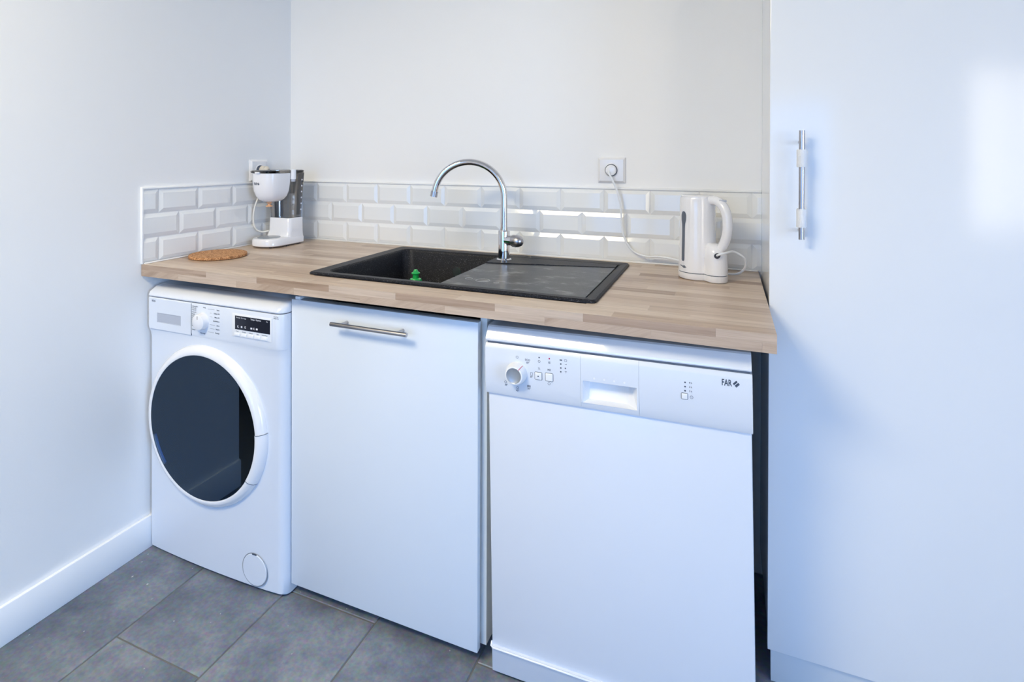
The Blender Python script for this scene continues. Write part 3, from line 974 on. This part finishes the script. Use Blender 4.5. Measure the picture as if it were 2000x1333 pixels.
b.box(WMX0, WMX0 + 0.004, -0.60, -0.09, 0.02, 0.828).box(WMX1 - 0.004, WMX1, -0.60, -0.09, 0.02, 0.828).box(WMX0, WMX1, -0.094, -0.09, 0.02, 0.828).box(WMX0, WMX1, -0.60, -0.09, 0.02, 0.024).box(WMX0 + 0.004, WMX1 - 0.004, -0.62, -0.1, 0.8245, 0.8287)
obj('cabinet', b, M['appliance'], wm, 0)
for fx in (0.06, 0.53):
    for fy in (-0.58, -0.14):
        obj('foot', B().cyl((fx, fy, 0.0005), (fx, fy, 0.022), 0.018, n=16), M['rubber'], wm)
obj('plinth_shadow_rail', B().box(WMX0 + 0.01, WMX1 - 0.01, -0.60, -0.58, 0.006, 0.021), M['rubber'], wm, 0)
# porthole
ring_prof = [(0.234, -0.640), (0.246, -0.655), (0.246, -0.664), (0.242, -0.673), (0.233, -0.6815), (0.224, -0.6845), (0.2195, -0.683), (0.2185, -0.678), (0.2185, -0.660), (0.222, -0.640)]
door = obj('door_ring', B().lathe(ring_prof, (DCX, 0, DCZ), axis='y', n=96), M['gloss_plastic'], wm, 45)
hp_ = [(0.2474, -0.658), (0.2476, -0.665), (0.2434, -0.6742), (0.2342, -0.6828), (0.2242, -0.6860), (0.2190, -0.6845)]
obj('door_handle', B().lathe(hp_, (DCX, 0, DCZ), axis='y', n=24, a0=math.radians(-33), a1=math.radians(5)), M['gloss_plastic'], door, 45)
for a in (-33, 5):
    ra = math.radians(a)
    sp = B().tube([(DCX + r * math.cos(ra), y - 0.0008, DCZ + r * math.sin(ra)) for r, y in hp_], 0.0007, 6)
    obj('handle_seam', sp, M['ink_grey'], door, 0)
obj('door_glass', B().lathe([(0.0, -0.6830), (0.2185, -0.6830), (0.2185, -0.6805), (0.0, -0.6805)], (DCX, 0, DCZ), axis='y', n=96), M['door_glass'], door, 30)
obj('inner_band', B().lathe([(0.2175, -0.6775), (0.176, -0.6755), (0.172, -0.655), (0.211, -0.650)], (DCX, 0, DCZ), axis='y', n=96), M['band'], door, 40)
obj('glass_bowl', B().lathe([(0.171, -0.670), (0.168, -0.640), (0.150, -0.605), (0.115, -0.585), (0.0, -0.575)], (DCX, 0, DCZ), axis='y', n=64), M['door_glass'], door, 50)
obj('gasket', B().lathe([(0.233, -0.652), (0.205, -0.648), (0.190, -0.625), (0.192, -0.600), (0.212, -0.592)], (DCX, 0, DCZ), axis='y', n=64), M['grey_plastic'], wm, 60)
drum = obj('drum', B().lathe([(0.195, -0.590), (0.222, -0.575), (0.222, -0.26), (0.18, -0.235), (0.0, -0.25)], (DCX, 0, DCZ), axis='y', n=72), M['drum'], wm, 40)
for k in range(3):
    a = math.radians(20 + 120 * k)
    p0 = Vector((DCX + 0.212 * math.cos(a), -0.56, DCZ + 0.212 * math.sin(a)))
    p1 = Vector((DCX + 0.212 * math.cos(a), -0.28, DCZ + 0.212 * math.sin(a)))
    obj('drum_paddle', B().cyl(p0, p1, 0.024, 0.016, n=12), M['grey_plastic'], drum, 50)
# filter cover
fc = obj('filter_cover', B().lathe([(0.0, -0.6655), (0.0445, -0.6655), (0.0460, -0.664), (0.0460, -0.655)], (0.470, 0, 0.063), axis='y', n=56), M['appliance'], wm, 40)
obj('cover_gap', B().lathe([(0.0487, -0.6630), (0.0481, -0.6642), (0.0467, -0.6640), (0.0462, -0.6625)], (0.470, 0, 0.063), axis='y', n=56), M['silver_plastic'], fc, 40)
obj('cover_notch', B().box(0.462, 0.478, -0.6662, -0.662, 0.1073, 0.1103), M['ink'], fc, 0)
# control panel furniture
YP = -0.668
dr_ = B()
x0, x1, z0, z1 = 0.0610, 0.1690, 0.7480, 0.7790
X0, X1, Z0_, Z1_ = 0.020, 0.2135, 0.7255, 0.8225
for bx in ((X0 + 0.006, x0, Z0_, Z1_), (x1, X1, Z0_, Z1_), (x0, x1, z1, Z1_), (x0, x1, Z0_, z0)):
    dr_.box(bx[0], bx[1], YP - 0.0012, YP + 0.002, bx[2], bx[3])
dw_ = obj('detergent_drawer', dr_, M['appliance'], wpan, 0)
gl_ = B().loops([[(x0, YP - 0.0012, z0), (x1, YP - 0.0012, z0), (x1, YP - 0.0012, z1), (x0, YP - 0.0012, z1)], [(x0 + 0.003, YP - 0.0003, z0 + 0.002), (x1 - 0.002, YP - 0.0003, z0 + 0.002), (x1 - 0.002, YP - 0.0003, z1 - 0.003), (x0 + 0.003, YP - 0.0003, z1 - 0.003)]], False, True)
obj('grip_recess', gl_, M['grey_plastic'], wpan, 0)
obj('drawer_gap', B().box(0.2137, 0.2147, YP - 0.0006, YP + 0.001, 0.724, 0.8235), M['ink_grey'], wpan, 0)
kn = obj('programme_knob', B().lathe([(0.0, -0.688), (0.0215, -0.688), (0.0235, -0.6865), (0.0245, -0.680), (0.0255, -0.672), (0.0265, YP), ], (0.263, 0, 0.7745), axis='y', n=40), M['gloss_plastic'], wpan, 40)
obj('knob_pointer', B().box(0.2622, 0.2638, -0.6888, -0.6872, 0.784, 0.794), M['ink_grey'], kn, 0)
obj('display_surround', B().box(0.3865, 0.5395, YP - 0.0018, YP, 0.7445, 0.8135, bev=0.0015), M['plastic'], wpan)
dsp = obj('display', B().box(0.3985, 0.5335, YP - 0.0026, YP - 0.001, 0.767, 0.8075), M['screen'], wpan, 0)
b = B()
yv = YP - 0.0029
text_into(b, 'Rinçage +', 0.4035, yv, 0.8025, 0.0052, 'LEFT')
text_into(b, 'Essorage', 0.4240, yv, 0.8020, 0.0052, 'LEFT')
text_into(b, 'Temps / Options', 0.4600, yv, 0.8025, 0.0058, 'LEFT', bold=0.0001)
text_into(b, 'Fin', 0.5200, yv, 0.8020, 0.0052, 'LEFT')
for k, (cx, w) in enumerate(((0.411, 0.005), (0.425, 0.0055), (0.4395, 0.005), (0.463, 0.007), (0.474, 0.0065), (0.484, 0.0065))):
    if k % 2 == 0:
        b.box(cx - w / 2, cx + w / 2, yv, yv + 0.0004, 0.7735, 0.7748); b.box(cx - w / 2, cx - w / 2 + 0.0013, yv, yv + 0.0004, 0.7748, 0.779); b.box(cx - w / 2, cx + w * 0.3, yv, yv + 0.0004, 0.7778, 0.779)
    else:
        b.box(cx - w / 2, cx + w / 2, yv, yv + 0.0004, 0.7735, 0.7785)
obj('display_marks', b, M['ink_white'], dsp, 0)
for k, cx in enumerate((0.4075, 0.4335, 0.4600, 0.4865, 0.5130)):
    obj('button', B().box(cx - 0.0108, cx + 0.0108, YP - 0.0042, YP - 0.001, 0.7472, 0.7562, bev=0.0012), M['plastic'], wpan)
b = B()
for cx, s in ((0.4075, 'Temp'), (0.4335, 'Essorage'), (0.4600, 'Prélavage'), (0.4865, 'Délai'), (0.5130, 'Départ/Pause')):
    text_into(b, s, cx, YP - 0.0021, 0.7612, 0.0042, bold=0.0001, sx=0.95)
for z, s in ((0.8140, 'Laine'), (0.8025, 'Délicat 30'), (0.7910, 'Mixte 40'), (0.7798, 'Synthétique'), (0.7670, 'Jeans'), (0.7553, 'Rapide'), (0.7440, 'Rinçage')):
    text_into(b, s, 0.3330, YP - 0.0004, z, 0.0056, 'RIGHT', bold=0.00012)
text_into(b, 'Arrêt', 0.2700, YP - 0.0004, 0.8165, 0.0052, bold=0.0001)
text_into(b, 'Essorage', 0.2640, YP - 0.0004, 0.7370, 0.0056, bold=0.0001)
for z, s in ((0.8165, 'Coton prélav.'), (0.8110, 'Coton 60'), (0.8050, 'Coton 40'), (0.7985, 'Coton 20'), (0.7920, 'Rapide'), (0.7862, 'Super'), (0.7800, 'Eco 60'), (0.7745, 'Eco 40'), (0.7690, 'Mini'), (0.7630, 'Sport'), (0.7560, 'Bébé'), (0.7440, 'Vidange')):
    text_into(b, s, 0.2165, YP - 0.0004, z, 0.0048, 'LEFT', bold=0.0001)
text_into(b, 'Coton 7 kg', 0.5450, YP - 0.0004, 0.8195, 0.0042, 'LEFT', bold=0.0001, sx=0.9)
text_into(b, 'Delicat 3 kg', 0.5450, YP - 0.0004, 0.8145, 0.0042, 'LEFT', bold=0.0001, sx=0.9)
for z, xr in ((0.8140, 0.312), (0.8025, 0.300), (0.7910, 0.303), (0.7670, 0.315), (0.7553, 0.313), (0.7440, 0.310)):
    b.box(0.293 if abs(z - 0.78) < 0.03 else 0.285, xr, YP - 0.0004, YP, z - 0.0003, z + 0.0003)
obj('panel_lettering', b, M['ink_grey'], wpan, 0)
b = B()
far_mark(b, 0.0455, YP - 0.0015, 0.8150, 0.0068)
obj('brand_mark', b, M['ink'], wpan, 0)

# ------------------------------------------------------------------ sink cabinet
sc_ = thing('sink_cabinet', 'white base cabinet with bar handle between washing machine and dishwasher', 'cabinet', (0.885, -0.34, 0))
CX0, CX1 = 0.5815, 1.188
CZ0, CZ1 = 0.040, 0.890
obj('side_panel', B().box(CX0, CX0 + 0.018, -0.608, -0.05, CZ0, CZ1 - 0.002), M['carcass'], sc_, 0)
obj('side_panel', B().box(CX1 - 0.018, CX1, -0.608, -0.05, CZ0, CZ1 - 0.002), M['carcass'], sc_, 0)
obj('bottom_panel', B().box(CX0 + 0.018, CX1 - 0.018, -0.600, -0.05, CZ0, CZ0 + 0.018), M['carcass'], sc_, 0)
obj('front_rail', B().box(CX0 + 0.018, CX1 - 0.018, -0.606, -0.588, 0.79, CZ1 - 0.03), M['carcass'], sc_, 0)
for lx in (0.63, 1.15):
    for ly in (-0.54, -0.10):
        obj('leg', B().cyl((lx, ly, 0.0005), (lx, ly, CZ0), 0.02, 0.016, n=16), M['black'], sc_)
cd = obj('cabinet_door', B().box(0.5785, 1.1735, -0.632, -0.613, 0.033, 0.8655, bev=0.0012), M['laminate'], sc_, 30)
hd = obj('bar_handle', B().cyl((0.744, -0.664, 0.8205), (0.986, -0.664, 0.8205), 0.0058, n=20), M['steel'], cd)
for px in (0.775, 0.955):
    obj('handle_post', B().cyl((px, -0.632, 0.8205), (px, -0.662, 0.8205), 0.0045, n=14), M['steel'], hd)
obj('hinge_clip', B().box(0.590, 0.608, -0.630, -0.612, 0.8660, 0.8745, bev=0.001), M['plastic'], sc_)

# ------------------------------------------------------------------ dishwasher (stands slightly out of level)
dws = thing('dishwasher', 'white freestanding dishwasher under the right end of the worktop', 'dishwasher', (1.2138, -0.635, 0.0), rot=(0, -0.0178, 0), world_coords=False)
WD = 0.5965
obj('casing', B().box(0.003, WD - 0.003, 0.022, 0.55, 0.014, 0.822), M['appliance'], dws, 0)
dd_ = obj('door_panel', B().box(0.002, WD - 0.002, 0.0, 0.0215, 0.062, 0.699, bev=0.004), M['appliance'], dws)
b = B()
kp_prof = [(0.0, 0.010), (-0.002, 0.013), (-0.002, 0.064), (-0.0065, 0.0708), (-0.0065, 0.0725), (-0.002, 0.0755), (0.010, 0.0755), (0.012, 0.010)]
b.loops([[(x, y, z) for y, z in kp_prof] for x in (0.0035, WD - 0.0035)])
obj('kick_panel', b, M['appliance'], dws, 40)
obj('kick_lip', B().tube([(0.001, 0.004, 0.0785), (0.0015, -0.004, 0.0735), (0.008, -0.0065, 0.0718), (WD - 0.008, -0.0065, 0.0718), (WD - 0.0015, -0.004, 0.0735)], 0.0026, 8), M['lid_white'], dws, 60)
b = B()
pf = [(0.018, 0.700), (-0.006, 0.700), (-0.0085, 0.706), (-0.012, 0.730), (-0.012, 0.812), (-0.0110, 0.8150), (-0.0062, 0.8228), (0.018, 0.8235)]
HXA, HXB = 0.238, 0.3685
b.prism_x(pf, 0.0, HXA - 0.0004)
cpan = obj('control_panel', b, M['appliance'], dws, 30)
obj('blank_panel', B().prism_x(pf, HXB + 0.0004, WD), M['appliance'], dws, 30)
# handle insert with a scooped recess
yp = -0.0120
b = B()
Xo0, Xo1, Zo0, Zo1 = 0.2425, 0.3640, 0.7135, 0.7640
b.prism_x([(0.018, 0.700), (-0.006, 0.700), (-0.0085, 0.706), (-0.0098, Zo0), (0.018, Zo0)], HXA, HXB)
b.box(HXA, Xo0, yp, 0.018, Zo0, Zo1).box(Xo1, HXB, yp, 0.018, Zo0, Zo1)
b.prism_x([(0.018, Zo1), (yp, Zo1), (yp, 0.812), (-0.0110, 0.8150), (-0.0062, 0.8228), (0.018, 0.8235)], HXA, HXB)
hi = obj('handle_insert', b, M['appliance'], dws, 30)
b = B()
b.loops([[(Xo0, yp + 0.0005, Zo0), (Xo1, yp + 0.002, Zo0), (Xo1, yp, Zo1), (Xo0, yp, Zo1)],
         [(Xo0 + 0.010, 0.006, Zo0 + 0.004), (Xo1 - 0.022, 0.006, Zo0 + 0.004), (Xo1 - 0.022, 0.030, Zo1 + 0.004), (Xo0 + 0.010, 0.030, Zo1 + 0.004)]], False, True)
sc2 = obj('handle_scoop', b, M['plastic'], hi, 0)
for k in range(4):
    obj('rivet', B().cyl((0.2695 + 0.0226 * k, yp, 0.7722), (0.2695 + 0.0226 * k, yp - 0.0008, 0.7722), 0.0022, n=12), M['plastic'], hi)
# lid
b = B()
b.prism_x([(0.55, 0.8285), (-0.008, 0.8285), (-0.0105, 0.8315), (-0.0092, 0.8355), (0.0056, 0.8598), (0.011, 0.8625), (0.03, 0.8635), (0.55, 0.8635)], 0.001, WD - 0.001)
obj('top_lid', b, M['lid_white'], dws, 12)
obj('lid_gap', B().box(0.004, WD - 0.004, -0.005, 0.02, 0.8230, 0.829), M['ink_grey'], dws, 0)
kc = (0.0815, 0.760)
kn = obj('programme_knob', B().lathe([(0.0265, yp), (0.0265, yp - 0.003), (0.0235, yp - 0.016), (0.0215, yp - 0.0205), (0.0185, yp - 0.0215)], (kc[0], 0, kc[1]), axis='y', n=44), M['plastic'], cpan, 45)
obj('knob_cap', B().lathe([(0.0188, yp - 0.0215), (0.0175, yp - 0.0205), (0.010, yp - 0.0185), (0.0, yp - 0.018)], (kc[0], 0, kc[1]), axis='y', n=44), M['silver_plastic'], kn, 45)
pr = B()
pr.tube([(kc[0] + 0.0190 * 0.64, yp - 0.0217, kc[1] + 0.0190 * 0.77), (kc[0] + 0.0222 * 0.64, yp - 0.0205, kc[1] + 0.0222 * 0.77), (kc[0] + 0.0262 * 0.64, yp - 0.004, kc[1] + 0.0262 * 0.77)], 0.0007, 6)
obj('knob_pointer', pr, M['ink_red'], kn, 0)
for bx, bz, w in ((0.1365, 0.7600, 0.0085), (0.1630, 0.7605, 0.0090), (0.4640, 0.7612, 0.0062)):
    bt = obj('button', B().box(bx - w, bx + w, yp - 0.0022, yp + 0.001, bz - w, bz + w, bev=0.0028, seg=3), M['plastic'], cpan)
    fr_ = B()
    fr_.loops([[(x, yp - 0.0002, z) for x, _, z in [(p_[0], 0, p_[1]) for p_ in [(q[0], q[1]) for q in [(v[0], v[1]) for v in rrect(bx - w - 0.0011, bx + w + 0.0011, bz - w - 0.0011, bz + w + 0.0011, 0.003, 0)]]]]], False, True)
    obj('button_gap', fr_, M['ink_grey'], bt, 0)
obj('status_lamp', B().cyl((0.1365, yp - 0.002, 0.760), (0.1365, yp - 0.0026, 0.760), 0.0016, n=12), M['ink'], cpan, 0)
yq = yp - 0.0004
b = B()


def ringmark(b, x, z, r, w=0.0007, y=yq):
    b.lathe([(r, y), (r - w, y)], (x, 0, z), axis='y', n=20)


def dot(b, x, z, r, y=yq, n=12):
    b.poly([(x + r * math.cos(2 * math.pi * k / n), y, z + r * math.sin(2 * math.pi * k / n)) for k in range(n)])


def bar(b, x0, x1, z0, z1, y=yq):
    b.poly([(x0, y, z0), (x1, y, z0), (x1, y, z1), (x0, y, z1)])


ringmark(b, 0.0836, 0.7982, 0.0032)
text_into(b, 'ECO', 0.1100, yq, 0.7945, 0.0064, bold=0.0001)
text_into(b, '50°', 0.1105, yq, 0.7880, 0.0058, bold=0.0001)
bar(b, 0.1165, 0.1225, 0.7652, 0.7660); bar(b, 0.1165, 0.1225, 0.7590, 0.7598); bar(b, 0.1165, 0.1172, 0.7590, 0.7660); bar(b, 0.1218, 0.1225, 0.7590, 0.7660)
text_into(b, '30°', 0.1192, yq, 0.7555, 0.0052, bold=0.0001)
for k in range(3): bar(b, 0.1085 + 0.003 * k, 0.1105 + 0.003 * k, 0.7300, 0.7350)
text_into(b, '70°', 0.1125, yq, 0.7262, 0.0058, bold=0.0001)
ringmark(b, 0.0838, 0.7250, 0.0030)
text_into(b, '65°', 0.0840, yq, 0.7182, 0.0058, bold=0.0001)
ringmark(b, 0.0530, 0.7345, 0.0030)
text_into(b, '50°', 0.0545, yq, 0.7278, 0.0058, bold=0.0001)
ringmark(b, 0.1389, 0.7950, 0.0030)
text_into(b, '½', 0.1387, yq, 0.7778, 0.0085)
for k in range(3): bar(b, 0.1615, 0.1663, 0.7928 + 0.0018 * k, 0.7938 + 0.0018 * k)
b.poly([(0.1595, yq, 0.7755), (0.1628, yq, 0.7780), (0.1595, yq, 0.7805)])
bar(b, 0.1636, 0.1646, 0.7755, 0.7805); bar(b, 0.1655, 0.1665, 0.7755, 0.7805)
ringmark(b, 0.1625, 0.7455, 0.0032)
bar(b, 0.1890, 0.1950, 0.8030, 0.8062)
ringmark(b, 0.2032, 0.8048, 0.0034); bar(b, 0.2032, 0.2052, 0.8045, 0.8051)
bar(b, 0.2015, 0.2060, 0.7952, 0.7960); bar(b, 0.2055, 0.2060, 0.7960, 0.7975)
dot(b, 0.2025, 0.7866, 0.0017)
bar(b, 0.2010, 0.2060, 0.7785, 0.7795); bar(b, 0.2032, 0.2040, 0.7755, 0.7785)
for z, s in ((0.7910, '9 h'), (0.7820, '6 h'), (0.7730, '3 h')): text_into(b, s, 0.4765, yq, z, 0.0050, bold=0.0001)
ringmark(b, 0.4782, 0.7608, 0.0034); bar(b, 0.4778, 0.4798, 0.7606, 0.7612)
obj('panel_lettering', b, M['ink_grey'], cpan, 0)
b = B()
for x, z in ((0.139, 0.8040), (0.1917, 0.7955), (0.1916, 0.7862), (0.1914, 0.7773), (0.4655, 0.7910), (0.4654, 0.7820), (0.4653, 0.7730)): dot(b, x, z, 0.0018)
obj('indicator_dots', b, M['ink'], cpan, 0)
b = B(); dot(b, 0.164, 0.8045, 0.0018)
obj('red_indicator', b, M['ink_red'], cpan, 0)
for _n in ('display_marks', 'panel_lettering', 'panel_lettering.001', 'indicator_dots', 'level_marks'):
    if _n in bpy.data.objects: bpy.data.objects[_n]['kind'] = 'stuff'
b = B(); far_mark(b, 0.5545, yq, 0.8013, 0.0138)
obj('brand_mark', b, M['ink'], cpan, 0)
for fx in (0.05, WD - 0.05):
    for fy in (0.06, 0.5):
        obj('foot', B().cyl((fx, fy, -0.0178 * fx * 0.98), (fx, fy, 0.016), 0.015, n=14), M['rubber'], dws)

# ------------------------------------------------------------------ tall cabinet
TX0, TYF = 1.8462, -0.400
tcab = thing('tall_cabinet', 'tall white cabinet with a vertical bar handle right of the worktop', 'cabinet', (2.14, -0.2, 0))
obj('side_panel', B().box(TX0, TX0 + 0.018, TYF + 0.0205, -0.001, 0.088, 2.28), M['tall_laminate'], tcab, 0)
obj('side_panel', B().box(TX0 + 0.582, TX0 + 0.600, TYF + 0.0205, -0.001, 0.088, 2.28), M['tall_laminate'], tcab, 0)
obj('back_panel', B().box(TX0 + 0.018, TX0 + 0.582, -0.008, -0.001, 0.088, 2.28), M['tall_laminate'], tcab, 0)
obj('top_panel', B().box(TX0 + 0.018, TX0 + 0.582, TYF + 0.0205, -0.008, 2.262, 2.28), M['tall_laminate'], tcab, 0)
obj('bottom_panel', B().box(TX0 + 0.018, TX0 + 0.582, TYF + 0.0205, -0.008, 0.088, 0.106), M['tall_laminate'], tcab, 0)
obj('plinth', B().box(TX0 + 0.004, TX0 + 0.600, -0.385, -0.367, 0.0006, 0.0872), M['plinth'], tcab, 0)
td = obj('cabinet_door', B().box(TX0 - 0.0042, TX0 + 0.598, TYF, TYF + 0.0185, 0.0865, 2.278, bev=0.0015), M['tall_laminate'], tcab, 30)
HX, HY = 1.9065, -0.432
hb_ = obj('bar_handle', B().cyl((HX, HY, 1.091), (HX, HY, 1.345), 0.0062, n=24), M['steel'], td)
for z in (1.318, 1.110):
    obj('handle_post', B().cyl((HX, TYF, z), (HX, HY + 0.003, z), 0.0045, n=14), M['steel'], hb_)
for z0, z1 in ((1.2595, 1.3005), (1.1195, 1.1625)):
    obj('felt_sleeve', B().lathe([(0.0060, z0 + 0.001), (0.0102, z0), (0.0108, z0 + 0.003), (0.0104, (z0 + z1) / 2), (0.0108, z1 - 0.003), (0.0102, z1), (0.0060, z1 - 0.001)], (HX, HY, 0)), M['felt'], hb_, 50, 'white felt sleeve')

# ------------------------------------------------------------------ ceiling lamp
cl = thing('ceiling_light', 'flat rectangular ceiling light panel above the room', 'ceiling light', (0.57, -2.30, RZ))
LX0, LX1, LY0, LY1 = 0.12, 1.02, -2.65, -1.95
b = B()
for a0, a1, c0, c1 in ((LX0, LX1, LY0, LY0 + 0.02), (LX0, LX1, LY1 - 0.02, LY1), (LX0, LX0 + 0.02, LY0 + 0.02, LY1 - 0.02), (LX1 - 0.02, LX1, LY0 + 0.02, LY1 - 0.02)):
    b.box(a0, a1, c0, c1, RZ - 0.03, RZ - 0.0005)
obj('lamp_frame', b, M['edging'], cl, 0)
obj('lamp_diffuser', B().box(LX0 + 0.02, LX1 - 0.02, LY0 + 0.02, LY1 - 0.02, RZ - 0.026, RZ - 0.018), M['lamp'], cl, 0)
